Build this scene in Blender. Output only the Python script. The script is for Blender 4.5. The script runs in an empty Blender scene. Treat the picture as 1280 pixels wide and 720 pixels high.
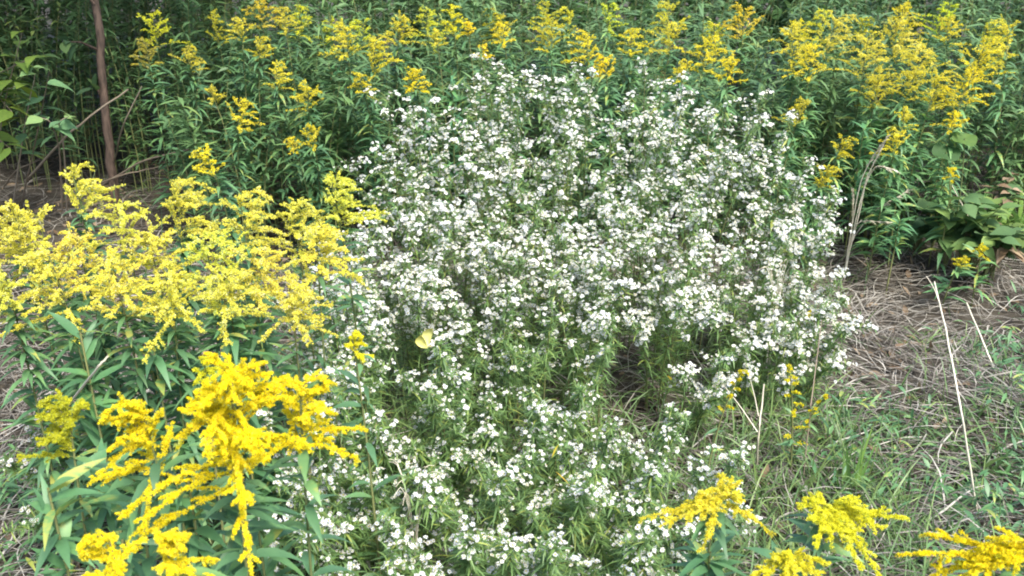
import bpy, math
import numpy as np

SC = bpy.context.scene
RNG = np.random.default_rng(11)
PI = math.pi

# ------------------------------------------------------------------ camera, sky, sun, exposure
CAM_H, PITCH, HFOV = 1.60, math.radians(22.0), math.radians(55.0)
cam_d = bpy.data.cameras.new('camera'); cam = bpy.data.objects.new('camera', cam_d)
SC.collection.objects.link(cam)
cam.location = (0, 0, CAM_H); cam.rotation_euler = (PI / 2 - PITCH, 0, 0)
cam_d.sensor_width = 36; cam_d.angle = HFOV
cam_d.clip_start = 0.05; cam_d.clip_end = 2000
cam_d.dof.use_dof = True; cam_d.dof.focus_distance = 2.7; cam_d.dof.aperture_fstop = 9.0
SC.camera = cam

SUN_EL, SUN_AZ = math.radians(52), math.radians(150)     # azimuth clockwise from +Y
w = bpy.data.worlds.new('World'); SC.world = w; w.use_nodes = True
nt = w.node_tree; bg = nt.nodes['Background']
sky = nt.nodes.new('ShaderNodeTexSky'); sky.sky_type = 'NISHITA'; sky.sun_disc = False
sky.sun_elevation = SUN_EL; sky.sun_rotation = SUN_AZ; sky.air_density = 1.0; sky.dust_density = 2.5
nt.links.new(sky.outputs['Color'], bg.inputs['Color']); bg.inputs['Strength'].default_value = 0.145
sd = bpy.data.lights.new('sun', 'SUN'); sd.energy = 2.5; sd.angle = math.radians(18); sd.color = (1, 0.94, 0.82)
sun = bpy.data.objects.new('sun', sd); SC.collection.objects.link(sun)
sun.rotation_euler = (PI / 2 - SUN_EL, 0, PI - SUN_AZ)
sun.location = (0, -3, 8)
SC.view_settings.view_transform = 'Standard'; SC.view_settings.look = 'None'
SC.view_settings.exposure = 1.48; SC.view_settings.gamma = 1.0
SC.cycles.use_denoising = True
SC.cycles.max_bounces = 7; SC.cycles.diffuse_bounces = 4; SC.cycles.transmission_bounces = 4; SC.cycles.glossy_bounces = 1
SC.cycles.filter_width = 1.9

F = 640 / math.tan(HFOV / 2)
def at(px, py, Y):
    """point of the photograph's line of sight through pixel (px, py) at the distance Y"""
    u, v = (px - 640) / F, -(py - 360) / F
    d = np.array([u, math.cos(PITCH) + v * math.sin(PITCH), -math.sin(PITCH) + v * math.cos(PITCH)])
    return np.array([0, 0, CAM_H]) + d * (Y / d[1])
def on_ground(px, py):
    u, v = (px - 640) / F, -(py - 360) / F
    d = np.array([u, math.cos(PITCH) + v * math.sin(PITCH), -math.sin(PITCH) + v * math.cos(PITCH)])
    return np.array([0, 0, CAM_H]) + d * (CAM_H / -d[2])

# ------------------------------------------------------------------ materials
def N(t, kind, **kw):
    n = t.nodes.new(kind)
    for k, v in kw.items(): setattr(n, k, v)
    return n
def leaf_mat(name, ramp, trans=0.35, gloss=0.10, tint=False, rough=0.5, noise=0.0):
    """thin plant tissue: diffuse + light passing through + a little sheen; colour varies from piece to piece"""
    m = bpy.data.materials.new(name); m.use_nodes = True; t = m.node_tree; t.nodes.clear()
    out = N(t, 'ShaderNodeOutputMaterial')
    a = N(t, 'ShaderNodeAttribute', attribute_name='rnd')
    r = N(t, 'ShaderNodeValToRGB'); e = r.color_ramp.elements
    while len(e) < len(ramp): e.new(0.5)
    for k, (p, c) in enumerate(ramp): e[k].position = p; e[k].color = (*c, 1)
    fac = a.outputs['Fac']
    if noise:
        tc = N(t, 'ShaderNodeTexCoord'); nz = N(t, 'ShaderNodeTexNoise'); nz.inputs['Scale'].default_value = 60
        t.links.new(tc.outputs['Object'], nz.inputs['Vector'])
        s = N(t, 'ShaderNodeMath', operation='MULTIPLY_ADD'); s.inputs[1].default_value = noise
        t.links.new(nz.outputs['Fac'], s.inputs[0]); t.links.new(fac, s.inputs[2])
        s2 = N(t, 'ShaderNodeMath', operation='SUBTRACT'); s2.inputs[1].default_value = noise / 2
        t.links.new(s.outputs[0], s2.inputs[0]); fac = s2.outputs[0]
    t.links.new(fac, r.inputs['Fac'])
    col = r.outputs['Color']
    if tint:
        oi = N(t, 'ShaderNodeObjectInfo'); mx = N(t, 'ShaderNodeMix', data_type='RGBA', blend_type='MULTIPLY')
        mx.inputs[0].default_value = 1
        t.links.new(col, mx.inputs[6]); t.links.new(oi.outputs['Color'], mx.inputs[7]); col = mx.outputs[2]
    d = N(t, 'ShaderNodeBsdfDiffuse'); tr = N(t, 'ShaderNodeBsdfTranslucent'); g = N(t, 'ShaderNodeBsdfGlossy')
    g.inputs['Roughness'].default_value = rough
    m1 = N(t, 'ShaderNodeMixShader'); m1.inputs[0].default_value = trans
    m2 = N(t, 'ShaderNodeMixShader')
    t.links.new(col, d.inputs['Color']); t.links.new(col, tr.inputs['Color'])
    t.links.new(d.outputs[0], m1.inputs[1]); t.links.new(tr.outputs[0], m1.inputs[2])
    if gloss:
        f = N(t, 'ShaderNodeLayerWeight'); f.inputs['Blend'].default_value = .25
        gm = N(t, 'ShaderNodeMath', operation='MULTIPLY_ADD'); gm.inputs[1].default_value = gloss * 1.2; gm.inputs[2].default_value = gloss * 0.35
        t.links.new(f.outputs['Facing'], gm.inputs[0]); t.links.new(gm.outputs[0], m2.inputs[0])
        t.links.new(m1.outputs[0], m2.inputs[1]); t.links.new(g.outputs[0], m2.inputs[2])
        t.links.new(m2.outputs[0], out.inputs['Surface'])
    else:
        t.links.new(m1.outputs[0], out.inputs['Surface'])
    return m

M = {}
M['petal'] = leaf_mat('white_petal', [(0, (.58, .62, .66)), (.5, (.72, .745, .745)), (1, (.80, .79, .71))], .38, 0)
M['disc'] = leaf_mat('flower_disc', [(0, (.30, .20, .06)), (.4, (.55, .45, .10)), (1, (.66, .62, .22))], .1, 0)
M['aster_leaf'] = leaf_mat('aster_leaf', [(0, (.095, .18, .06)), (.5, (.155, .275, .095)), (.85, (.22, .36, .10)), (1, (.33, .39, .09))], .42, .08)
M['aster_stem'] = leaf_mat('aster_stem', [(0, (.09, .12, .05)), (.6, (.13, .17, .06)), (1, (.20, .17, .09))], .0, .05)
M['yellow'] = leaf_mat('goldenrod_flower', [(0, (.44, .48, .06)), (.35, (.76, .66, .03)), (.8, (.86, .74, .04)), (1, (.80, .76, .14))], .30, 0, tint=True)
M['gold_leaf'] = leaf_mat('goldenrod_leaf', [(0, (.055, .125, .05)), (.5, (.085, .185, .07)), (.9, (.135, .25, .075)), (1, (.30, .30, .06))], .35, .12, tint=True, noise=.55)
M['gold_stem'] = leaf_mat('goldenrod_stem', [(0, (.10, .13, .05)), (1, (.19, .20, .08))], .0, .05)
M['straw'] = leaf_mat('straw', [(0, (.06, .05, .04)), (.4, (.15, .135, .115)), (.75, (.27, .255, .225)), (1, (.46, .44, .39))], .15, .04)
M['pale_straw'] = leaf_mat('pale_straw', [(0, (.48, .44, .34)), (1, (.68, .64, .52))], .1, .04)
M['grass'] = leaf_mat('grass', [(0, (.065, .13, .045)), (.6, (.12, .22, .075)), (1, (.21, .30, .09))], .3, .1)
M['fresh_grass'] = leaf_mat('fresh_grass', [(0, (.10, .22, .05)), (1, (.20, .34, .07))], .35, .1)
M['undergrowth'] = leaf_mat('undergrowth', [(0, (.06, .13, .05)), (.5, (.10, .20, .075)), (.9, (.15, .27, .085)), (1, (.25, .32, .08))], .3, .1, tint=True)
M['broad_leaf'] = leaf_mat('broad_leaf', [(0, (.05, .095, .045)), (.6, (.08, .145, .055)), (1, (.14, .20, .06))], .35, .05, tint=True, noise=.5, rough=.65)
M['brown_leaf'] = leaf_mat('brown_leaf', [(0, (.13, .085, .05)), (1, (.34, .26, .17))], .2, .05)
M['bare_twig'] = leaf_mat('bare_twig', [(0, (.20, .16, .12)), (1, (.36, .31, .24))], 0, .04)
M['butterfly_wing'] = leaf_mat('butterfly_wing', [(0, (.72, .70, .18)), (1, (.80, .80, .32))], .35, .05, noise=.3)
M['insect_body'] = leaf_mat('insect_body', [(0, (.25, .24, .12)), (1, (.4, .38, .2))], 0, .05)
M['yellow_leaf'] = leaf_mat('yellow_leaf', [(0, (.62, .36, .03)), (1, (.75, .62, .06))], .35, .1, noise=.5)

def soil_mat():
    m = bpy.data.materials.new('soil'); m.use_nodes = True; t = m.node_tree
    b = t.nodes['Principled BSDF']; b.inputs['Roughness'].default_value = .95
    tc = N(t, 'ShaderNodeTexCoord'); n1 = N(t, 'ShaderNodeTexNoise'); n1.inputs['Scale'].default_value = 9; n1.inputs['Detail'].default_value = 9
    r = N(t, 'ShaderNodeValToRGB'); r.color_ramp.elements[0].color = (.022, .018, .012, 1); r.color_ramp.elements[1].color = (.08, .068, .05, 1)
    r.color_ramp.elements[0].position = .3; r.color_ramp.elements[1].position = .75
    bp = N(t, 'ShaderNodeBump'); bp.inputs['Strength'].default_value = .6; bp.inputs['Distance'].default_value = .03
    t.links.new(tc.outputs['Object'], n1.inputs['Vector']); t.links.new(n1.outputs['Fac'], r.inputs['Fac'])
    t.links.new(r.outputs['Color'], b.inputs['Base Color']); t.links.new(n1.outputs['Fac'], bp.inputs['Height']); t.links.new(bp.outputs[0], b.inputs['Normal'])
    return m
def bark_mat(name, c0, c1):
    m = bpy.data.materials.new(name); m.use_nodes = True; t = m.node_tree
    b = t.nodes['Principled BSDF']; b.inputs['Roughness'].default_value = .85
    tc = N(t, 'ShaderNodeTexCoord'); mp = N(t, 'ShaderNodeMapping'); mp.inputs['Scale'].default_value = (30, 30, 7)
    n1 = N(t, 'ShaderNodeTexNoise'); n1.inputs['Scale'].default_value = 2.0; n1.inputs['Detail'].default_value = 8
    r = N(t, 'ShaderNodeValToRGB'); r.color_ramp.elements[0].color = (*c0, 1); r.color_ramp.elements[1].color = (*c1, 1)
    r.color_ramp.elements[0].position = .35; r.color_ramp.elements[1].position = .7
    bp = N(t, 'ShaderNodeBump'); bp.inputs['Strength'].default_value = .5; bp.inputs['Distance'].default_value = .006
    t.links.new(tc.outputs['Object'], mp.inputs['Vector']); t.links.new(mp.outputs[0], n1.inputs['Vector']); t.links.new(n1.outputs['Fac'], r.inputs['Fac'])
    t.links.new(r.outputs['Color'], b.inputs['Base Color']); t.links.new(n1.outputs['Fac'], bp.inputs['Height']); t.links.new(bp.outputs[0], b.inputs['Normal'])
    return m
M['soil'] = soil_mat()
M['bark'] = bark_mat('reddish_bark', (.035, .024, .018), (.12, .082, .062))
M['grey_bark'] = bark_mat('grey_bark', (.06, .05, .04), (.16, .14, .11))

# ------------------------------------------------------------------ mesh builder
def nrm(v):
    return v / np.maximum(np.linalg.norm(v, axis=-1, keepdims=True), 1e-9)
def U(a, b, n=None): return RNG.uniform(a, b, n)
def rand_dirs(n):
    return nrm(RNG.normal(size=(n, 3)))

class MB:
    def __init__(s): s.v = []; s.q = []; s.t = []; s.r = []; s.qm = []; s.tm = []; s.n = 0
    def add(s, v, q=None, t=None, r=None, mat=0):
        v = np.asarray(v, float).reshape(-1, 3); k = len(v)
        s.v.append(v); s.r.append(np.broadcast_to(np.asarray(.5 if r is None else r, float), (k,)).copy())
        if q is not None and len(q): q = np.asarray(q).reshape(-1, 4); s.q.append(q + s.n); s.qm.append(np.full(len(q), mat))
        if t is not None and len(t): t = np.asarray(t).reshape(-1, 3); s.t.append(t + s.n); s.tm.append(np.full(len(t), mat))
        s.n += k
    def build(s, name, mats, parent=None, base=(0, 0, 0), smooth=False):
        v = np.concatenate(s.v) - np.asarray(base); r = np.concatenate(s.r)
        q = np.concatenate(s.q) if s.q else np.zeros((0, 4), int); t = np.concatenate(s.t) if s.t else np.zeros((0, 3), int)
        qm = np.concatenate(s.qm) if s.qm else np.zeros(0, int); tm = np.concatenate(s.tm) if s.tm else np.zeros(0, int)
        me = bpy.data.meshes.new(name)
        me.vertices.add(len(v)); me.vertices.foreach_set('co', v.astype(np.float32).ravel())
        li = np.concatenate([q.ravel(), t.ravel()]).astype(np.int32)
        me.loops.add(len(li)); me.loops.foreach_set('vertex_index', li)
        me.polygons.add(len(q) + len(t))
        ls = np.concatenate([np.arange(len(q)) * 4, len(q) * 4 + np.arange(len(t)) * 3]).astype(np.int32)
        me.polygons.foreach_set('loop_start', ls)
        me.polygons.foreach_set('material_index', np.concatenate([qm, tm]).astype(np.int32))
        if smooth: me.polygons.foreach_set('use_smooth', np.ones(len(ls), bool))
        me.update(calc_edges=True)
        a = me.attributes.new('rnd', 'FLOAT', 'POINT'); a.data.foreach_set('value', r.astype(np.float32))
        for m in (mats if isinstance(mats, (list, tuple)) else [mats]): me.materials.append(M[m])
        o = bpy.data.objects.new(name, me); SC.collection.objects.link(o)
        if parent: o.parent = parent
        return o

def tag(o, label, cat, group=None):
    o['label'] = label; o['category'] = cat
    if group: o['group'] = group
    return o
def thing(name, base, label, cat, group=None):
    o = bpy.data.objects.new(name, None); o.empty_display_size = .05; SC.collection.objects.link(o)
    o.location = tuple(base); return tag(o, label, cat, group)

def blades(mb, base, d, L, W, droop=.3, prof=(.35, 1, .8, .05), up=None, r=None, mat=0, fold=0., wave=0.):
    """many thin leaves at once: base (n,3), direction d (n,3); they bend down by droop*L at the tip"""
    base = np.asarray(base, float); n = len(base); d = nrm(np.asarray(d, float))
    L = np.broadcast_to(L, (n,)).astype(float); W = np.broadcast_to(W, (n,)).astype(float); droop = np.broadcast_to(droop, (n,)).astype(float)
    up = np.array([0, 0, 1.]) + RNG.normal(size=(n, 3)) * .25 if up is None else up
    side = nrm(np.cross(d, up) + 1e-6); K = len(prof); t = np.linspace(0, 1, K)
    p = base[:, None] + d[:, None] * (L[:, None] * t)[..., None]
    p[..., 2] -= (droop * L)[:, None] * t ** 2
    if wave: p += side[:, None] * (wave * L[:, None] * np.sin(t * 4 + U(0, 6, (n, 1))))[..., None]
    hw = W[:, None] * np.array(prof) * .5
    r = U(0, 1, n) if r is None else r
    a, b = p - side[:, None] * hw[..., None], p + side[:, None] * hw[..., None]
    if fold:
        nn = nrm(np.cross(side, d)); lift = nn[:, None] * (hw * fold)[..., None]
        v = np.stack([a + lift, p, b + lift], 2); c = 3
    else:
        v = np.stack([a, b], 2); c = 2
    idx = np.arange(n * K * c).reshape(n, K, c)
    q = np.stack([idx[:, :-1, :-1], idx[:, :-1, 1:], idx[:, 1:, 1:], idx[:, 1:, :-1]], -1).reshape(-1, 4)
    mb.add(v, q, r=np.repeat(r, K * c), mat=mat)

def tubes(mb, pts, rad, sides=4, r=None, mat=0):
    pts = np.asarray(pts, float)
    if pts.ndim == 2: pts = pts[None]
    n, K, _ = pts.shape; rad = np.broadcast_to(rad, (n, K))
    tg = nrm(np.gradient(pts, axis=1)); ref = np.where(np.abs(tg[..., 2:3]) > .9, np.array([1., 0, 0]), np.array([0, 0, 1.]))
    u = nrm(np.cross(tg, ref)); w_ = np.cross(tg, u); an = np.arange(sides) * 2 * PI / sides
    v = pts[:, :, None] + rad[:, :, None, None] * (u[:, :, None] * np.cos(an)[:, None] + w_[:, :, None] * np.sin(an)[:, None])
    idx = np.arange(n * K * sides).reshape(n, K, sides); nx = np.roll(idx, -1, 2)
    q = np.stack([idx[:, :-1], nx[:, :-1], nx[:, 1:], idx[:, 1:]], -1).reshape(-1, 4)
    r = U(0, 1, n) if r is None else np.broadcast_to(r, (n,))
    mb.add(v, q, r=np.repeat(r, K * sides), mat=mat)

def bez(a, b, c, K=8):
    t = np.linspace(0, 1, K)[:, None]; return (1 - t) ** 2 * a + 2 * t * (1 - t) * b + t ** 2 * c
def along(path, t):
    """points and tangents at fractions t of a polyline"""
    K = len(path); x = np.clip(np.asarray(t), 0, .999) * (K - 1); i = x.astype(int); f = (x - i)[:, None]
    return path[i] * (1 - f) + path[i + 1] * f, nrm(path[i + 1] - path[i])

def aster_heads(mb, c, n, rad, P=10):
    """white ray flowers with a small domed yellow centre"""
    k = len(c); n = nrm(n); ref = rand_dirs(k); u = nrm(np.cross(n, ref)); v = np.cross(n, u)
    an = (np.arange(P) * 2 * PI / P)[None] + U(-.22, .22, (k, P)) + U(0, 6, (k, 1))
    dr = u[:, None] * np.cos(an)[..., None] + v[:, None] * np.sin(an)[..., None]
    tn = -u[:, None] * np.sin(an)[..., None] + v[:, None] * np.cos(an)[..., None]
    ln = rad[:, None] * U(.8, 1.1, (k, P)); tilt = U(-.25, .35, (k, 1)) + U(-.2, .2, (k, P))
    pw = rad[:, None] * U(.20, .29, (k, P))
    base = c[:, None] + dr * (rad * .2)[:, None, None]
    mid = c[:, None] + dr * (ln * .62)[..., None] + n[:, None] * (ln * tilt * .7)[..., None]
    tip = c[:, None] + dr * ln[..., None] + n[:, None] * (ln * tilt)[..., None]
    q4 = np.stack([base, mid + tn * pw[..., None], tip, mid - tn * pw[..., None]], 2)
    q = np.arange(k * P * 4).reshape(-1, 4)
    rr = np.clip(np.repeat(U(0, 1, k), P) + U(-.2, .2, k * P), 0, 1)
    mb.add(q4, q, r=np.repeat(rr, 4), mat=0)
    S = 6; an = np.arange(S) * 2 * PI / S
    ring = c[:, None] + (u[:, None] * np.cos(an)[:, None] + v[:, None] * np.sin(an)[:, None]) * (rad * .24)[:, None, None] + n[:, None] * (rad * .10)[:, None, None]
    top = c + n * (rad * .24)[:, None]
    vv = np.concatenate([top[:, None], ring], 1); idx = np.arange(k * (S + 1)).reshape(k, S + 1)
    tr = np.stack([np.repeat(idx[:, :1], S, 1), idx[:, 1:], np.roll(idx[:, 1:], -1, 1)], -1).reshape(-1, 3)
    mb.add(vv, t=tr, r=np.repeat(U(0, 1, k), S + 1), mat=1)

def florets(mb, c, out, s, P=5, r=None):
    """tiny tufts of yellow strap petals"""
    k = len(c); d = nrm(nrm(out)[:, None] * .55 + rand_dirs(k * P).reshape(k, P, 3) * .9)
    ln = np.broadcast_to(s, (k,))[:, None] * U(.7, 1.2, (k, P)); sd_ = nrm(np.cross(d, rand_dirs(k * P).reshape(k, P, 3)))
    b = np.repeat(c[:, None], P, 1); wv = sd_ * (ln * .24)[..., None]; dl = d * ln[..., None]
    v = np.stack([b, b + dl * .6 + wv, b + dl, b + dl * .6 - wv], 2)
    rr = U(0, 1, k) if r is None else r
    mb.add(v, np.arange(k * P * 4).reshape(-1, 4), r=np.clip(np.repeat(np.repeat(rr, P) + U(-.15, .15, k * P), 4), 0, 1))

# ------------------------------------------------------------------ setting: ground
def hgt(x, y):
    return .035 * np.sin(x * 2.1 + .5) * np.cos(y * 1.7) + .02 * np.sin(x * 5.3 + y * 4.1)
def build_ground():
    xs = np.unique(np.concatenate([[-900, -200, -60, -20], np.linspace(-8, 8, 90), [20, 60, 200, 900]]))
    ys = np.unique(np.concatenate([[-900, -200, -60, -20], np.linspace(-4, 12, 90), [20, 60, 200, 900]]))
    X, Y = np.meshgrid(xs, ys); near = (np.abs(X) < 9) & (Y > -5) & (Y < 13)
    Z = np.where(near, hgt(X, Y), 0) ; i = np.arange(X.size).reshape(X.shape)
    q = np.stack([i[:-1, :-1], i[:-1, 1:], i[1:, 1:], i[1:, :-1]], -1).reshape(-1, 4)
    mb = MB(); mb.add(np.stack([X, Y, Z], -1), q); o = mb.build('ground', 'soil', smooth=True); o['kind'] = 'structure'
build_ground()

def build_leaf_litter():
    mb = MB(); n = 5200; x = U(-3, 3.4, n); y = U(.8, 6.2, n); k = np.abs(x) < .70 * y + .5; x, y = x[k], y[k]; n = len(x)
    d = rand_dirs(n); d[:, 2] *= .35
    blades(mb, np.stack([x, y, hgt(x, y) + U(.004, .03, n)], -1), d, U(.02, .07, n), U(.008, .03, n), U(-.2, .4, n), (.2, .9, 1, .6, .05), fold=.3)
    stuff(mb.build('leaf_litter', 'brown_leaf'))
def stuff(o): o['kind'] = 'stuff'; return o
build_leaf_litter()
def build_litter():
    # dry flattened grass; swirls of direction, not one combed way
    mb = MB(); n = 72000
    x = U(-3.6, 4.0, n); y = U(.5, 6.3, n)
    cl = np.sin(x * 4.7 + 1.3 * np.sin(y * 3.1)) * np.sin(y * 5.1 + 1.7 * np.sin(x * 2.7)) + .5 * np.sin(x * 11 + y * 7)
    keep = (np.abs(x) < .70 * y + .5) & (U(-2.6, .5, n) < cl) & ~((y > 4.3) & (x < -1.0) & (U(0, 1, n) < .7)); x, y = x[keep], y[keep]; n = len(x)  # straw thinned out in the hollow, bare dark soil standing in for shade
    az = 1.6 * np.sin(x * 2.3 + 1.0) + 1.3 * np.cos(y * 2.0 + x) + RNG.normal(size=n) * .8 + RNG.integers(0, 2, n) * PI
    el = U(.02, .38, n); z = hgt(x, y) + U(.0, .05, n)
    d = np.stack([np.cos(az) * np.cos(el), np.sin(az) * np.cos(el), np.sin(el)], -1)
    L = U(.08, .30, n)
    blades(mb, np.stack([x, y, z], -1), d, L, U(.002, .0058, n), np.sin(el) * U(.6, 1.3, n), (.8, 1, .85, .6, .2), mat=0, wave=.05)
    stuff(mb.build('dry_grass', 'straw'))
    # green grass coming up through it
    mb = MB(); n = 7000; x = U(-3, 3.4, n); y = U(.8, 6, n)
    dens = (np.sin(x * 3.1 + y * 1.3) + np.sin(y * 3.7 - x * 2.1 + 2) > .1) | ((x > 1.0) & (y < 3.0) & (U(0, 1, n) < .22))
    keep = (np.abs(x) < .70 * y + .5) & dens; x, y = x[keep], y[keep]; n = len(x)
    az = U(0, 2 * PI, n); el = U(.5, 1.4, n)
    d = np.stack([np.cos(az) * np.cos(el), np.sin(az) * np.cos(el), np.sin(el)], -1)
    blades(mb, np.stack([x, y, hgt(x, y)], -1), d, U(.10, .30, n), U(.003, .007, n), U(.2, .8, n), (.8, 1, .8, .5, .05))
    hole = on_ground(815, 478)[:2]; n = 9000; a = U(0, 2 * PI, n); q = np.sqrt(U(0, 1, n)); x = .12 + q * np.cos(a) * 1.0; y = 2.45 + q * np.sin(a) * 1.15; k = np.hypot((x - hole[0]) / .24, (y - hole[1]) / .34) > 1; x, y = x[k], y[k]; n = len(x)
    az = U(0, 2 * PI, n); el = U(.4, 1.4, n)
    d = np.stack([np.cos(az) * np.cos(el), np.sin(az) * np.cos(el), np.sin(el)], -1)
    blades(mb, np.stack([x, y, hgt(x, y)], -1), d, U(.14, .38, n), U(.0025, .006, n), U(.2, .9, n), (.8, 1, .8, .5, .05), r=U(.3, 1, n))
    n = 2300; cx = np.array([(.95, 2.1), (1.35, 2.3), (1.6, 2.7), (1.25, 2.8), (.85, 1.75), (1.75, 3.3), (-1.2, 2.2), (-.7, 2.6), (1.45, 1.9), (1.1, 1.6)])[RNG.integers(0, 10, n)]
    x, y = (cx + RNG.normal(size=(n, 2)) * .13).T; az = U(0, 2 * PI, n); el = U(.2, 1.4, n)
    d = np.stack([np.cos(az) * np.cos(el), np.sin(az) * np.cos(el), np.sin(el)], -1)
    blades(mb, np.stack([x, y, hgt(x, y)], -1), d, U(.06, .2, n), U(.003, .008, n), U(.1, .8, n), (.6, 1, .8, .5, .05), r=U(.2, 1, n))
    stuff(mb.build('grass', 'grass'))
build_litter()

# ------------------------------------------------------------------ dense mass of leafy stems behind
def leafy_stems(mb_leaf, mb_stem, bx, by, h, lean, nl, ll, lw, tint_r=None, start=.1):
    """a crowd of upright stems with narrow leaves all round"""
    n = len(bx); base = np.stack([bx, by, hgt(bx, by)], -1); az = U(0, 2 * PI, n)
    top = base + np.stack([np.cos(az) * lean * h, np.sin(az) * lean * h, h], -1)
    ctl = base + np.stack([np.zeros(n), np.zeros(n), h * .6], -1)
    t = np.linspace(0, 1, 6)[None, :, None]
    path = (1 - t) ** 2 * base[:, None] + 2 * t * (1 - t) * ctl[:, None] + t ** 2 * top[:, None]
    tubes(mb_stem, path, np.linspace(.004, .0015, 6)[None] * np.ones((n, 1)), 3)
    tt = np.sort(U(start, 1, (n, nl)) ** .8, 1); x = np.clip(tt, 0, .999) * 5; i = x.astype(int); f = (x - i)[..., None]
    I = np.arange(n)[:, None]; p = path[I, i] * (1 - f) + path[I, i + 1] * f
    a = U(0, 2 * PI, (n, nl)); e = U(.0, .8, (n, nl))
    d = np.stack([np.cos(a) * np.cos(e), np.sin(a) * np.cos(e), np.sin(e)], -1).reshape(-1, 3)
    k = n * nl
    r = np.clip(np.repeat(U(.1, .8, n), nl) + U(-.25, .25, k), 0, 1)
    blades(mb_leaf, p.reshape(-1, 3), d, U(.6, 1.2, k) * ll, U(.7, 1.2, k) * lw, U(.1, .7, k), r=r)
def back_line(x):      # where the wall of vegetation starts
    return np.interp(x, [-1.85, -1.45, 1.2, 1.6], [5.5, 4.3, 4.3, 4.5])
def build_undergrowth():
    lf, st = MB(), MB(); n = 1700
    x = U(-5.5, 5.5, n); y = back_line(x) + U(0, 1, n) ** 1.3 * 3.2
    h = U(.55, .85, n) + .24 * (y - back_line(x)) + np.where(x < -1.7, .35, 0)
    leafy_stems(lf, st, x, y, h, .12, 80, .10, .016)
    lf.v += st.v; lf.r += st.r; lf.q += [q + lf.n for q in st.q]; lf.qm += [np.full(len(m), 1) for m in st.qm]; 
    # (stem quads were indexed from zero inside st)
    stuff(lf.build('undergrowth', ['undergrowth', 'gold_stem']))
def build_shade_woods():
    """a belt of young trees beyond the stand, tall on the sapling's side where it shades the ground"""
    mb = MB(); n = 26000
    x = U(-9, 9, n); y = U(7.6, 10, n); z = U(.1, 1, n) ** .8 * (np.interp(x, [-2, -.6], [5.2, 2.0]) + .3 * np.sin(x * 1.9) + .3 * np.sin(x * 4.3))
    k = 9000; x2 = U(-6.5, -3.6, k); y2 = U(3.4, 8, k); z2 = U(.2, 4.8, k)          # unseen leaves added beside the hollow to darken it
    m = 5000; x3 = U(-4.5, -1.5, m); y3 = U(5.3, 8, m); z3 = U(2.6, 4.2, m)          # unseen boughs added over the hollow to cast shade
    p = np.concatenate([np.stack([x, y, z], -1), np.stack([x2, y2, z2], -1), np.stack([x3, y3, z3], -1)]); n = len(p)
    d = rand_dirs(n); d[:, 2] = d[:, 2] * .5 - .1
    blades(mb, p, d, U(.10, .2, n), U(.05, .10, n), U(.1, .5, n), (.3, 1, .8, .05))
    stuff(mb.build('shade_woods', 'undergrowth')).color = (.8, .9, .8, 1)
build_undergrowth(); build_shade_woods()

# ------------------------------------------------------------------ goldenrod
def arch_paths(P0, d, L, droop, K=6):
    t = np.linspace(0, 1, K)[None, :, None]
    p = P0[:, None] + nrm(d)[:, None] * (L[:, None, None] * t); p[..., 2] -= (droop * L)[:, None] * t[..., 0] ** 2
    return p
def floret_paths(mb, paths, dens, s, fat, P=5, ghost=.25):
    """florets crowded along the upper side of each arching branch; paths (n,K,3)"""
    n, K, _ = paths.shape
    L = np.linalg.norm(np.diff(paths, axis=1), axis=2).sum(1)
    for j in range(n):
        m = max(4, int(L[j] * dens)); t = U(.08, 1, m); p, tg = along(paths[j], t)
        o = rand_dirs(m); o -= tg * (o * tg).sum(1, keepdims=True); o = nrm(o); o[:, 2] = np.abs(o[:, 2]) * .9 + .1 * o[:, 2]
        rad = fat * (1.05 - .75 * t) * U(.1, 1, m)
        florets(mb, p + o * rad[:, None], o + tg * .4, s, P, r=np.clip(U(.3, .85) + U(-.3, .3, m) - .8 * np.maximum(t - .72, 0), 0, 1))

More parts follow.
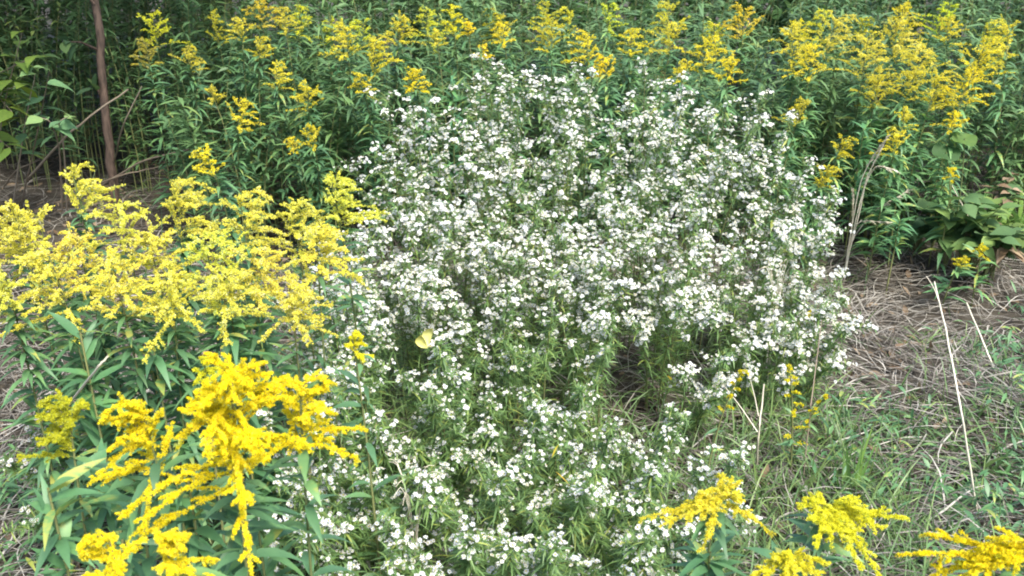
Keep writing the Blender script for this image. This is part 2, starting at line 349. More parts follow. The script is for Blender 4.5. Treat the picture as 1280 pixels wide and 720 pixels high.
def goldenrod(top, base, label, group, ph=.20, spread=.10, nb=16, nod=None, dens=700, fs=.005, fat=.010, P=4,
              nleaf=60, ll=.08, lw=.013, col=(1, 1, 1), leafcol=(1, 1, 1), extra=None, droop=(.5, 1.1), stemr=.0035, name='goldenrod', elev=(.2, .9), sprigs=7, nodk=.6, azs=None):
    top = np.asarray(top, float); base = np.array([base[0], base[1], float(hgt(base[0], base[1]))])
    root = thing(name, base, label, 'wildflower', group); h = top[2] - base[2]
    nod = U(0, 2 * PI) if nod is None else nod; nv = np.array([math.cos(nod), math.sin(nod), 0])
    ctl = base + (top - base) * .65; ctl[:2] = base[:2] + (top - base)[:2] * .35; ctl[2] = base[2] + h * .75
    path = bez(base, ctl, top, 9)
    sm = MB(); tubes(sm, path, np.linspace(stemr, stemr * .4, 9), 5)
    # panicle
    f0 = 1 - ph / max(h, .3)
    fr = np.linspace(0, 1, nb); P0, tg = along(path, f0 + (1 - f0) * fr * .97)
    az = np.arange(nb) * 2.4 + U(0, 6) + U(-.4, .4, nb); el = U(elev[0], elev[1], nb)
    if azs is not None: az = np.array(azs)[np.arange(nb) % len(azs)] + U(-.35, .35, nb)
    d = np.stack([np.cos(az) * np.cos(el), np.sin(az) * np.cos(el), np.sin(el)], -1) + nv * nodk + tg * .25
    bl = spread * (1.1 - .75 * fr) * U(.75, 1.2, nb)
    paths = arch_paths(P0, d, bl, U(droop[0], droop[1], nb))
    # nodding leader
    lead = arch_paths(path[-1:], tg[-1:] + nv * .8, np.array([spread * .8]), np.array([.8]))
    paths = np.concatenate([paths, lead])
    tubes(sm, paths, np.linspace(.0012, .0006, 6)[None] * np.ones((len(paths), 1)), 3)
    sm2 = sm
    pm = MB(); floret_paths(pm, paths, dens, fs, fat * .42, P)
    # short second order sprigs along every branch make it feathery
    k = sprigs * len(paths); pj = np.repeat(np.arange(len(paths)), sprigs); t = U(.12, .97, k); x = t * 5; i = x.astype(int); f = (x - i)[:, None]
    q0 = paths[pj, i] * (1 - f) + paths[pj, np.minimum(i + 1, 5)] * f; dd = nrm(paths[pj, np.minimum(i + 1, 5)] - paths[pj, i] + 1e-7)
    rd = rand_dirs(k); rd[:, 2] = np.abs(rd[:, 2]) * .8
    sl = U(.5, 1.1, k) * spread * .30 * (1.1 - .75 * t)
    sp = arch_paths(q0, dd * .9 + rd * .9, sl, U(.1, .5, k)); floret_paths(pm, sp, dens, fs, fat * .34, P)
    tubes(sm2, sp, np.linspace(.0007, .0004, 6)[None] * np.ones((k, 1)), 3)
    sm.build('stem', 'gold_stem', root, base)
    o = pm.build('flower_plume', 'yellow', root, base); o.color = (*col, 1)
    if nleaf:
        lm = MB(); t = U(.08, f0 * 1.02, nleaf) ** .85; p, tg = along(path, t)
        a = U(0, 6.28, nleaf); e = U(.05, .7, nleaf)
        d = np.stack([np.cos(a) * np.cos(e), np.sin(a) * np.cos(e), np.sin(e)], -1)
        blades(lm, p, d, ll * U(.7, 1.2, nleaf) * (1.15 - .5 * t), lw * U(.8, 1.2, nleaf) * (1.15 - .4 * t), U(.15, .7, nleaf),
               (.3, .9, 1, .55, .04), fold=.25)
        lo = lm.build('foliage', 'gold_leaf', root, base); lo.color = (*leafcol, 1)
    return root
def plant_at(px, py, Y, dx=0., dy=.05):
    p = at(px, py, Y); return p, (p[0] + dx, p[1] + dy)

# ------------------------------------------------------------------ white asters
def aster(px, py, Y, R, ns, label, group, hs=.0075, nbr=8, heads=7, lean=(0, 0), leafy=1.0, cover=1.0, name='white_aster'):
    P = at(px, py, Y); base = np.array([P[0] * .96 + lean[0], P[1] + .12 + lean[1], 0]); base[2] = hgt(base[0], base[1])
    root = thing(name, base, label, 'wildflower', group); h = P[2] - base[2]
    for i in range(ns):
        a = i * 2.4 + U(-.3, .3); rr = R * math.sqrt((i + .5) / ns) * U(.85, 1.15)
        end = P + np.array([math.cos(a) * rr, math.sin(a) * rr, -.55 * rr * rr / R + U(-.08, .07)])
        b0 = base + np.array([math.cos(a), math.sin(a), 0]) * U(.01, .05)
        ctl = b0 + (end - b0) * np.array([.15, .15, .75]); path = bez(b0, ctl, end, 9)
        sm, lm = MB(), MB()
        tubes(sm, path, np.linspace(.0028, .001, 9), 4, r=U(.1, .9))
        # side branches along the upper part, arching out, each with its spray of heads
        t = np.linspace(.50, .99, nbr) + U(-.03, .03, nbr); p, tg = along(path, t)
        ba = np.arange(nbr) * 2.4 + U(0, 6); be = U(.15, 1.0, nbr)
        d = np.stack([np.cos(ba) * np.cos(be), np.sin(ba) * np.cos(be), np.sin(be)], -1) + tg * .5
        bl = R * U(.35, .7, nbr) * (1.2 - .6 * t); bp = arch_paths(p, d, bl, U(.05, .5, nbr))
        tubes(sm, bp, np.linspace(.0012, .0006, 6)[None] * np.ones((nbr, 1)), 3)
        bp2 = np.concatenate([bp, path[None, np.linspace(5, 8, 6).round().astype(int)]])
        CL = []
        for b in bp2:
            if RNG.random() > cover: continue
            m = max(2, int(heads * U(.5, 1.5))); tt = 1 - U(0, 1, m) ** 1.4 * .75
            q, tq = along(b, tt); off = rand_dirs(m); off[:, 2] = np.abs(off[:, 2]) * 1.0; ln = U(.006, .030, m)
            q2 = q + (nrm(off + tq * .4 + np.array([0, 0, .35]))) * ln[:, None]
            nn = nrm(q2 - q) + np.array([0, -.35, .55]) + rand_dirs(m) * .45
            tubes(sm, np.stack([q, q2], 1), np.full((m, 2), .0005), 3)
            fm = MB(); aster_heads(fm, q2, nn, hs * np.where(U(0, 1, m) < .15, U(.35, .6, m), U(.75, 1.15, m))); CL.append(fm)
        # narrow leaves on stem and branches
        nl = int(90 * leafy); t = U(.1, .97, nl); p, tg = along(path, t); la = U(0, 6.3, nl); le = U(.0, .9, nl)
        d = np.stack([np.cos(la) * np.cos(le), np.sin(la) * np.cos(le), np.sin(le)], -1)
        blades(lm, p, d, U(.03, .075, nl) * (1.2 - .5 * t), U(.003, .006, nl), U(.1, .7, nl), (.5, 1, .7, .05))
        k = int(190 * leafy); j = RNG.integers(0, nbr, k); tt = U(.05, 1, k); x = np.clip(tt, 0, .999) * 5; ii = x.astype(int); f = (x - ii)[:, None]
        p = bp[j, ii] * (1 - f) + bp[j, ii + 1] * f
        blades(lm, p, rand_dirs(k) + np.array([0, 0, .5]), U(.012, .034, k), U(.002, .0042, k), .2, (.6, 1, .7, .05))
        st = sm.build('stem', 'aster_stem', root, base)
        lm.build('leaves', 'aster_leaf', st, base)
        for fm in CL: fm.build('flower_cluster', ['petal', 'disc'], st, base)
    return root

GA = 'white asters of the tall mound'; GL = 'white asters of the low front patch'
MOUND = [
 (525,150,3.20,.19,6,'tall white aster at the shoulder of the mound, beside the dark gap'),
 (625,108,3.38,.19,7,'tall white aster forming the peak of the mound'),
 (725,112,3.36,.19,7,'tall white aster next to the peak, just under the orange-yellow goldenrod blooms'),
 (835,125,3.32,.19,7,'white aster on the crest, between the peak and the last crest spray'),
 (938,128,3.30,.17,5,'last white aster of the crest, top spray standing alone against dark stems'),
 (495,215,2.98,.18,6,'white aster touching the tip of the pale yellow goldenrod bank'),
 (595,190,3.08,.19,7,'white aster below the peak with bluish white heads'),
 (695,188,3.12,.19,7,'white aster in the middle of the upper mound'),
 (795,188,3.12,.19,7,'white aster of the upper mound with green showing among its flowers'),
 (895,195,3.12,.19,7,'white aster below the lone crest spray'),
 (990,215,3.18,.17,6,'loose white aster at the far edge of the mound against dark leaves'),
 (450,300,2.74,.17,6,'white aster at the near edge of the mound behind the drooping goldenrod tips'),
 (550,265,2.80,.19,8,'brightest, most densely flowered white aster, in the mound centre'),
 (650,265,2.82,.19,8,'creamy white dense aster beside the brightest one'),
 (755,275,2.84,.19,7,'white aster above the green hollow in the mound'),
 (865,280,2.88,.19,7,'white aster with heavy creamy clusters on the sunny flank'),
 (965,290,2.98,.18,6,'white aster halfway down the outer flank of the mound'),
 (1030,275,3.08,.13,4,'open white aster whose small clusters hang clear of the mound beside dry grass heads'),
 (415,365,2.56,.15,6,'white aster low under the goldenrod bank, edge of the mound'),
 (510,350,2.58,.17,6,'white aster above the yellow butterfly'),
 (625,345,2.62,.17,4,'sparse white aster over the shaded green gap'),
 (735,345,2.64,.17,6,'white aster drooping over the shaded hollow'),
 (845,360,2.70,.18,6,'white aster drooping over the bare brown patch'),
 (950,375,2.78,.18,7,'white aster spreading towards the dry straw'),
 (1035,370,2.88,.14,6,'dense white aster leaning out over the dry straw'),
 (985,445,2.70,.11,4,'small white aster tufts above the slender dark yellow spike'),
 (890,455,2.55,.12,3,'thin white aster sprig with hanging flower chain beside the bare patch'),
]
LOW = [
 (530,446,2.08,.11,4,'low white aster just below the yellow butterfly'),
 (420,480,2.22,.14,4,'low white aster next to the small single goldenrod spray'),
 (610,455,2.36,.16,3,'few-flowered green aster in front of the shaded gap'),
 (700,480,2.26,.15,4,'bright green low aster with scattered white heads'),
 (445,550,1.98,.15,5,'low white aster beside the bright foreground goldenrod'),
 (545,540,2.02,.16,5,'low white aster in the middle of the front patch, above the dried pale grass wisps'),
 (645,540,2.04,.16,5,'low white aster behind the two narrow yellow leaves'),
 (740,550,2.02,.15,5,'low white aster beside the narrow yellow leaves'),
 (825,545,2.10,.14,4,'low white aster at the edge of the bare brown patch'),
 (400,640,1.70,.14,4,'low white aster under the hanging tips of the bright foreground goldenrod'),
 (500,625,1.74,.15,5,'low white aster holding the dried pale grass wisps'),
 (600,625,1.74,.16,6,'low white aster in front of the narrow yellow leaves'),
 (705,630,1.74,.15,6,'low white aster near the picture bottom, centre of the front patch'),
 (800,625,1.78,.15,6,'densely flowered low white aster beside the pale foreground goldenrods'),
 (460,705,1.52,.13,5,'nearest low white aster on the goldenrod side of the front patch'),
 (560,710,1.52,.13,5,'nearest low white aster under the pale grass wisps'),
 (660,710,1.52,.13,5,'nearest low white aster at the bottom centre of the front patch'),
 (760,705,1.54,.13,5,'nearest low white aster between the centre and the pale goldenrods'),
 (850,695,1.58,.12,4,'nearest low white aster touching the pale foreground goldenrod'),
 (25,560,2.00,.14,3,'small white aster on its own beyond the leafy goldenrod stems'),
]
for px, py, Y, rad, ns, lab in MOUND: aster(px, py - (22 if py < 160 else 6), Y, rad, ns + 1, lab, GA, heads=12, hs=.0070, nbr=10, cover=U(.7, 1))
for a in LOW: aster(*a, GL, hs=.0062, heads=8, nbr=9, cover=U(.55, .9), leafy=1.7)

# ------------------------------------------------------------------ goldenrods
EDGE = [
 (570,415,2.46,.16,4,'few-flowered white aster in the green band beside the yellow butterfly'),
 (665,405,2.48,.16,4,'few-flowered white aster in the middle of the green band between mound and front patch'),
 (745,405,2.50,.12,3,'few-flowered white aster in the green band next to the bare brown patch'),
 (905,600,1.95,.12,4,'white aster at the straw edge behind the pale fluffy goldenrod'),
 (350,680,1.62,.12,4,'white aster at the bottom edge beside the broad goldenrod leaves'),
 (440,400,2.44,.14,5,'white aster between the small separate goldenrod and the butterfly'),
 (1045,425,2.80,.12,5,'outermost white aster, sprawling lowest onto the straw'),
 (405,330,2.40,.16,6,'white aster squeezed under the drooping end of the goldenrod bank'),
 (396,410,2.20,.14,5,'white aster between the goldenrod bank and the tiny single goldenrod spray'),
 (385,495,1.90,.13,5,'white aster behind the rising sprig of the large blooming goldenrod'),
 (372,590,1.82,.12,4,'white aster right behind the hanging fingers of the large blooming goldenrod'),
]
for a in EDGE: aster(*a, GL, hs=.0068, heads=9, cover=.35 if 'few' in a[-1] else .95, leafy=1.2)

GB = 'goldenrods of the big pale yellow bank'
BANK = [  # px, py, Y, direction of nod (deg), size, label
 (18,268,2.02,200,1.0,'pale goldenrod at the outer end of the bank, level top'),
 (92,222,2.16,60,.9,'goldenrod with an upright twiggy tip, highest of the bank, in front of the reddish sapling'),
 (150,262,2.02,300,1.1,'broad pale goldenrod of the bank beside the upright twiggy one'),
 (222,240,2.12,20,1.1,'goldenrod with long flat sprays in the bank, under the dead arching stems'),
 (255,300,1.92,330,1.15,'goldenrod in the middle of the bank with drooping fingers in front'),
 (300,252,2.06,10,1.0,'goldenrod at the back of the bank beside the bright starry goldenrod'),
 (315,318,1.90,310,1.05,'low drooping goldenrod of the bank above green leaves'),
 (365,262,2.10,340,1.05,'goldenrod with broad spray near the aster end of the bank'),
 (415,232,2.16,350,.95,'last goldenrod of the bank, its curved tip touching the white asters'),
 (362,362,1.84,320,.8,'small separate goldenrod hanging in front of white asters below the bank'),
 (62,322,1.90,250,1.05,'goldenrod at the lower front of the bank with two hanging fingers'),
 (140,330,1.86,290,1.0,'deep yellow goldenrod in the lower front of the bank'),
 (215,345,1.82,280,.9,'goldenrod whose single pointed finger hangs lowest of the bank'),
 (45,270,2.10,230,1.05,'goldenrod between the level-topped one and the twiggy one'),
 (185,300,1.98,310,1.15,'broad flat goldenrod spray filling the middle of the bank'),
 (95,300,2.02,270,1.1,'goldenrod whose flat spray tops the two hanging fingers'),
 (280,345,1.82,300,.9,'goldenrod at the lower front of the bank above the tall leafy shoots'),
 (395,290,1.98,335,.9,'goldenrod with curved fingers hanging before the first asters'),
 (5,340,1.84,240,.9,'goldenrod cut by the picture edge below the bank'),
]
for px, py, Y, nod, s, lab in BANK:
    p, b = plant_at(px, py, Y, U(-.05, .05), U(.02, .1))
    goldenrod(p, b, lab, GB, ph=.20 * s, spread=.132 * s, nb=17, nod=math.radians(nod), dens=800, fs=.0037, fat=.0125, droop=(.1, .5), nleaf=40 if px > 340 else 150, sprigs=8, nodk=.8, ll=.090, lw=.0145,
              col=(U(.88, 1), U(.95, 1.05), 2.7), leafcol=(1.25, 1.32, 1.5), elev=(.0, .6))
GF = 'goldenrods close to the camera'
NEAR = [
 (288,462,1.14,285,1.5,(1.02,.98,.6),36,'large bright goldenrod in full bloom with fingers radiating and hanging, closest to the viewer'),
 (178,512,1.22,200,1.0,(1.02,.98,.7),18,'smaller bright goldenrod spray beside the large blooming one'),
 (85,505,1.36,190,.85,(.62,.72,.9),16,'dull greenish goldenrod spray not yet open'),
 (375,488,1.20,30,.9,(1.,.97,.7),14,'bright goldenrod sprig rising behind the large blooming one'),
 (135,672,1.02,230,.75,(1.,.97,.7),14,'bright goldenrod tip low among broad green leaves'),
 (205,672,1.00,330,.70,(1.,.97,.7),14,'bright goldenrod tip under the large blooming one'),
 (440,420,1.72,350,.42,(.95,1.,.9),9,'tiny single goldenrod spray in front of the asters near the butterfly'),
 (255,450,1.50,300,.40,(.75,.85,.8),8,'thin greenish goldenrod sprig above the large blooming one'),
 (900,618,1.36,200,.66,(.95,.97,1.6),15,'pale fluffy goldenrod beside the low asters'),
 (1035,632,1.28,330,.72,(.90,1.0,1.2),17,'sprawling lemon goldenrod with side arms over the straw'),
 (985,690,1.20,250,.50,(.95,1.0,1.2),9,'small lemon goldenrod tip under the sprawling one'),
 (1290,690,.98,170,.72,(1.04,1.0,.6),10,'deep yellow goldenrod spray poking in at the bottom corner'),
]
for px, py, Y, nod, s, col, nb, lab in NEAR:
    p, b = plant_at(px, py, Y, U(-.04, .04), U(.02, .06))
    azs = None if px < 880 else ([2.5, 2.9, 3.3] if px > 1200 else [0., PI, -1.4, 3.4, .3, -2.2])
    goldenrod(p, b, lab, GF, ph=(.07 if px > 880 else .19) * s, azs=azs, spread=(.165 if px > 880 else .098) * s, nb=nb, nod=math.radians(nod), dens=1650, fs=.0030, fat=.0105, P=5, sprigs=11, nodk=.8 if px > 880 else .6, nleaf=46 if s > .6 else 16, ll=.095, lw=.018,
              col=col, leafcol=(1.2, 1.28, 1.45), elev=(-.15, .35) if px > 880 else (-.5, 1.2), droop=(.05, .6))
GK = 'goldenrods in the stand behind'
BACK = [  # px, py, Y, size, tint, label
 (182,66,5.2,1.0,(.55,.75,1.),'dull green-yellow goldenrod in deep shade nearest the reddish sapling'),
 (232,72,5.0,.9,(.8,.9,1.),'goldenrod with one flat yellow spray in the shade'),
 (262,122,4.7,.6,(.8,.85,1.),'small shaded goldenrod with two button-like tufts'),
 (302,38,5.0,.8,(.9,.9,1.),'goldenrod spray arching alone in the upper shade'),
 (300,140,4.3,1.0,(1.,.92,.8),'upright goldenrod with stacked bright sprays above the starry one'),
 (258,200,3.3,.8,(1.,.95,.6),'bright starry goldenrod with spiky arms behind the yellow bank'),
 (345,95,4.7,.9,(.95,.95,.9),'goldenrod with several round tufts among blue-green leaves'),
 (325,62,5.0,.8,(.85,.9,.9),'goldenrod just above the round tufts'),
 (385,120,4.5,.9,(.9,.88,.8),'goldenrod hanging over blue-green leaves'),
 (365,185,4.0,.5,(1.,.9,.8),'single tassel of goldenrod low over the dark gap'),
 (392,170,4.1,.8,(.85,.82,.7),'drooping dark yellow goldenrod beside the dark gap'),
 (352,25,5.3,.9,(.8,.9,1.),'goldenrod at the picture top above the round tufts'),
 (432,45,4.9,1.2,(.9,.92,.9),'wide goldenrod at the top with ragged sprays'),
 (470,62,4.7,1.2,(.9,.9,.8),'wide dark yellow goldenrod beside the aster shoulder'),
 (448,105,4.4,.8,(.85,.8,.7),'small dark yellow goldenrod under the wide ones'),
 (515,100,4.1,.8,(1.,.85,.5),'deep yellow goldenrod tip leaning against the aster shoulder'),
 (500,35,5.0,1.0,(.9,.95,1.),'goldenrod at the picture top over the aster shoulder'),
 (545,50,4.9,.6,(.9,.95,1.),'little goldenrod among dark stems left of the orange button'),
 (584,40,4.5,.45,(1.05,.75,.5),'orange-yellow button of goldenrod above the aster peak'),
 (628,42,4.6,.8,(1.,.85,.6),'orange-yellow goldenrod spray above the aster peak'),
 (602,70,4.2,.5,(1.05,.78,.5),'small orange goldenrod tuft touching the aster peak'),
 (690,40,4.9,1.1,(.85,1.,.8),'light green goldenrod blooming over the aster crest'),
 (735,55,4.5,1.1,(1.,.92,.7),'full yellow goldenrod over the aster crest'),
 (755,82,4.1,.8,(1.06,.76,.4),'orange goldenrod bloom nearest the aster crest'),
 (790,50,4.8,1.0,(.95,.95,.8),'yellow goldenrod behind the orange bloom'),
 (845,45,4.9,1.1,(.9,1.,1.),'pale goldenrod behind the far crest'),
 (885,60,4.6,1.2,(1.,.93,.7),'strong yellow goldenrod hanging over dark stems beside the crest'),
 (915,85,4.4,.9,(1.,.88,.6),'golden spray pointing down at the last crest aster'),
 (860,90,4.2,.7,(.95,.88,.7),'low goldenrod tuft peeping over the crest'),
 (990,45,5.2,1.2,(.95,.98,1.2),'pale goldenrod at the near end of the hazy yellow drift'),
 (1015,70,4.9,1.0,(.98,.9,.8),'deep yellow goldenrod under the hazy drift with dark stems below'),
 (1045,35,5.5,1.3,(.95,1.,1.5),'pale hazy goldenrod at the picture top'),
 (1085,60,5.1,1.4,(.97,1.,1.4),'largest pale goldenrod of the hazy drift'),
 (1120,40,5.4,1.3,(.95,1.,1.5),'pale goldenrod behind the largest of the drift'),
 (1150,70,5.0,1.3,(.97,1.,1.3),'broad lemon goldenrod in the hazy drift'),
 (1175,105,4.8,1.1,(.95,.97,1.),'goldenrod with long side spray below the hazy drift'),
 (1100,105,4.8,1.1,(.85,.97,.9),'greenish goldenrod low under the largest pale one'),
 (1145,100,4.7,.9,(.85,.95,.9),'greenish goldenrod beside the long side spray'),
 (1230,70,4.9,1.2,(1.,.93,.7),'golden goldenrod near the tall grass blades'),
 (1215,105,4.7,1.1,(1.02,.88,.6),'deepest yellow goldenrod above the round leaves'),
 (1260,45,5.2,1.2,(.95,.97,1.),'goldenrod at the top corner'),
 (1185,35,5.5,.9,(.9,1.,1.),'faint goldenrod at the picture top near the corner'),
 (1005,140,4.4,.9,(.75,.85,.7),'olive goldenrod beside the aster flank'),
 (1055,185,4.1,.8,(.85,.97,.7),'lime goldenrod tuft above the dry grass heads'),
 (1125,178,4.1,.9,(.95,1.,.9),'pale goldenrod spray arching over dark broad leaves'),
 (1130,150,4.3,.7,(.9,1.,.8),'thin lime goldenrod over blue-green leaves'),
 (1192,152,4.3,.8,(1.,.85,.5),'golden goldenrod sprig between the round leaves and the drift'),
 (1035,222,3.8,.8,(.8,.88,.6),'drooping olive goldenrod behind the hanging aster clusters'),
 (1192,222,4.0,.45,(.95,.85,.4),'tiny dark yellow goldenrod spike among broad leaves'),
 (1205,335,3.7,.45,(.8,.85,.4),'small yellow goldenrod tuft low over the straw'),
 (1228,318,3.75,.45,(.85,.85,.4),'small yellow goldenrod spike beside the low tuft'),
 (985,468,2.42,.85,(.82,.85,.3),'slender dark yellow goldenrod spike leaning in the straw'),
 (928,474,2.40,.5,(.75,.75,.3),'small dark yellow goldenrod under the thin aster sprig'),
 (1034,506,2.42,.4,(.85,.80,.3),'lone dark yellow tuft in the straw beside the slender spike'),
]
for px, py, Y, s, col, lab in BACK:
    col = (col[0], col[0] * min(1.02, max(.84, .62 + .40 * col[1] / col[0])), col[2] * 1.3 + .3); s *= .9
    if px > 970 and py < 125: s *= 1.2
    if Y > 4: Y = 3.95 + (Y - 4) * .5
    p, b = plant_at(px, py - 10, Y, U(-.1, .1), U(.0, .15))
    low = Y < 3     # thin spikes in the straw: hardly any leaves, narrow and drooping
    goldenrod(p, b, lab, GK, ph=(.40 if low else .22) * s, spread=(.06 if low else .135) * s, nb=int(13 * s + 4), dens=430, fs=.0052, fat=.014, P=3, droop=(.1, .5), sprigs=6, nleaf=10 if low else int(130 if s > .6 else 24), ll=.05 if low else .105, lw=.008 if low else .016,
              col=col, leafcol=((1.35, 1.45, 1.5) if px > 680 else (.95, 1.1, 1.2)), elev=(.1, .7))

for k, px in enumerate(range(205, 1290, 52)):
    p, b = plant_at(px + U(-18, 18), U(2, 34), U(4.75, 5.4), U(-.1, .1), .1)
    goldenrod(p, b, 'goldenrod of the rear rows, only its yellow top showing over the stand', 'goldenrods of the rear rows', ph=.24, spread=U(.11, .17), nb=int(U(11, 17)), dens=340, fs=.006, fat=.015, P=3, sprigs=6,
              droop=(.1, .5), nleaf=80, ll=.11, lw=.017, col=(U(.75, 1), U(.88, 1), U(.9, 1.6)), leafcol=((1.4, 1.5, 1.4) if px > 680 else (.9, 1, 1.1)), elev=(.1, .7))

# ------------------------------------------------------------------ the other plants and small things
def limb(name, pts, rads, mat, parent, base, sides=6, K=10):
    pts = np.array(pts, float); mb = MB(); x = np.linspace(0, len(pts) - 1, K)
    # smooth the polyline, add a little wobble
    P = np.stack([np.interp(x, range(len(pts)), pts[:, c]) for c in range(3)], 1)
    P[1:-1] = .25 * P[:-2] + .5 * P[1:-1] + .25 * P[2:]; P[1:-1] += RNG.normal(size=(K - 2, 3)) * np.mean(rads) * .25
    tubes(mb, P, np.interp(x, np.linspace(0, len(pts) - 1, len(rads)), rads), sides)
    return mb.build(name, mat, parent, base, smooth=True), P

# slim sapling with reddish bark
def sapling():
    b = on_ground(141, 246); Y = b[1]; b[2] = hgt(b[0], b[1])
    root = thing('sapling', b, 'slim reddish-barked sapling standing bare against the dark shade', 'tree')
    pts = [b - [0, 0, .03], at(137, 190, Y), at(129, 110, Y + .02), at(122, 30, Y + .03), at(116, -60, Y + .1), at(122, -190, Y + .2), at(118, -330, Y + .3), at(110, -560, Y + .3), at(125, -800, Y + .35)]
    tr, P = limb('trunk', pts, [.030, .024, .022, .021, .020, .018, .015, .011, .006], 'bark', root, b, 9, 30)
    lm = MB(); tips = []
    spec = [(122, 62, (82, 52), .2), (118, 5, (60, -60), .1), (121, -60, (200, -130), .1), (121, -120, (40, -190), 0), (120, -180, (190, -260), .1), (119, -240, (60, -330), .1), (126, 122, (117, 108), .02)]
    for px, py, (qx, qy), dy in spec:
        a = at(px, py, Y + .03); c = at(qx, qy, Y - dy)
        limb('branch', [a, (a + c) / 2 + [0, 0, .02], c], [.008, .003], 'bark', tr, b, 5, 7)
        if dy and abs(qy - py) > 8: tips.append((a, c))
    for a, c in tips:
        n = 16 if a[2] > 1.4 else 5; t = U(.45, 1.05, n)[:, None]; p = a + (c - a) * t
        d = nrm(c - a) + rand_dirs(n) * .9; d[:, 2] -= .2
        blades(lm, p, d, U(.08, .12, n), U(.04, .06, n), U(.1, .5, n), (.15, .8, 1, .7, .05), fold=.15)
    # unseen crown, added overhead so its boughs shade the hollow
    for k in range(12):
        a = P[14 + k]; az = k * 2.4; c = a + np.array([math.cos(az) * U(.8, 1.5), math.sin(az) * U(.8, 1.5) - .5, U(.1, .6)]); c[2] = max(c[2], 1.75)
        limb('branch', [a, (a + c) / 2 + [0, 0, .1], c], [.012, .004], 'bark', tr, b, 5, 8)
        n = 330; t = U(.15, 1.1, n)[:, None]; p = a + (c - a) * t + rand_dirs(n) * U(.05, .35, n)[:, None]; p = p[p[:, 2] > 1.55]; n = len(p)
        d = rand_dirs(n); d[:, 2] = d[:, 2] * .4 - .2
        blades(lm, p, d, U(.09, .13, n), U(.05, .07, n), U(.1, .5, n), (.15, .8, 1, .7, .05), fold=.15)
    lm.build('leaves', 'broad_leaf', root, b).color = (.9, 1.05, 1.1, 1)
sapling()

def leafy_shrub(base, twigs, ll, lw, label, cat, col, mat='broad_leaf', per=7, name='leafy_shrub', group=None, extra_leaf=None, stem_mat='bare_twig', rad=.005):
    base = np.array(base, float); base[2] = hgt(base[0], base[1])
    root = thing(name, base, label, cat, group); lm = MB()
    for k, pts in enumerate(twigs):
        pts = [base + RNG.normal(size=3) * [.02, .02, 0]] + [np.array(p) for p in pts]
        st, P = limb('stem', pts, [rad, rad * .3], stem_mat, root, base, 5, 12)
        n = per; t = np.linspace(.35, 1, n); p, tg = along(P, t)
        sd_ = nrm(np.cross(tg, [0, 0, 1.])) * np.where(np.arange(n) % 2, 1, -1)[:, None]
        d = sd_ + tg * .5 + RNG.normal(size=(n, 3)) * .3; d[:, 2] -= .1
        blades(lm, p, d, ll * U(.7, 1.15, n), lw * U(.8, 1.15, n), U(.05, .6, n), (.12, .75, 1, .8, .4, .03), fold=.2)
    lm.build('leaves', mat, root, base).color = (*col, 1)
    return root
Y = 4.6
leafy_shrub(at(20, 235, 5.2), [[at(30, 160, 4.8), at(44, 92, Y)], [at(50, 150, 4.8), at(62, 88, Y)]], .115, .065, 'small pale-leaved shrub beside the sapling trunk', 'shrub', (2.0, 2.2, 2.6), per=6)
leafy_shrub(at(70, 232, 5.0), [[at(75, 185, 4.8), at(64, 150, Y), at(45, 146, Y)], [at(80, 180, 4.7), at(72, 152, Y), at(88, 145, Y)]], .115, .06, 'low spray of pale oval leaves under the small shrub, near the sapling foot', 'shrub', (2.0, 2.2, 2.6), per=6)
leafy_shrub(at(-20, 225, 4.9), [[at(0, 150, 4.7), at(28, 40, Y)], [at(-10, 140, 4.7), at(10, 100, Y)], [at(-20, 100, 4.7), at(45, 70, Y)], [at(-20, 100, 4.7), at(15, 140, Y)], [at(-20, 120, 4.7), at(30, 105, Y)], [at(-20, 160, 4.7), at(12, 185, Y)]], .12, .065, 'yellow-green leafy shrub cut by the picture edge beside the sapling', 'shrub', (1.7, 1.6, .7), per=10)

# dead arching stems under the sapling
def dead_stem(pts, rad, label, name='dead_stem', mat='bare_twig'):
    base = np.array(pts[0]); root = thing(name, base, label, 'dead stem', 'dead stems in the shade')
    limb('stalk', pts, [rad, rad * .5], mat, root, base, 5, 12)
dead_stem([on_ground(32, 226), at(95, 158, 5.0), at(160, 112, 4.9)], .008, 'long dead stem leaning across in front of the sapling trunk')
dead_stem([on_ground(140, 215), at(152, 160, 5.1), at(177, 108, 5.0)], .006, 'thin dead stem rising steeply next to the sapling trunk')
dead_stem([on_ground(120, 236), at(180, 200, 5.0), at(236, 187, 4.8)], .007, 'dead stem arching low from the sapling foot towards the starry goldenrod')
dead_stem([on_ground(95, 240), at(150, 219, 5.1), at(200, 208, 5.0)], .006, 'lower of the two dead stems lying almost flat at the sapling foot')
dead_stem([on_ground(3, 236), at(20, 212, 5.1), at(50, 200, 5.0)], .005, 'short dead twig lying near the picture edge beyond the yellow bank')

# broad-leaved plants at the far side of the straw
def cluster(px, py, Y, h, nst, ll, lw, label, col, cat='leafy plant', name='leafy_plant', per=9, spread=.16, mat='broad_leaf'):
    top = at(px, py, Y); base = np.array([top[0], top[1] + .12, 0])
    tw = []
    for k in range(nst):
        a = k * 2.4; r = spread * math.sqrt((k + .5) / nst); e = top + np.array([math.cos(a) * r, math.sin(a) * r, -U(0, .5) * h])
        tw.append([(base + e) / 2 + [0, 0, .1], e])
    leafy_shrub(base, tw, ll, lw, label, cat, col, mat, per, name, stem_mat='gold_stem', rad=.004)
cluster(1240, 240, 4.0, .5, 18, .10, .07, 'bright green bramble-like plant with toothed leaves at the picture edge', (1.35, 1.45, 1.2), spread=.22)
cluster(1170, 225, 4.3, .5, 12, .09, .05, 'dark blue-green broad-leaved plant below the arching pale goldenrod', (.75, .95, 1.1), spread=.22)
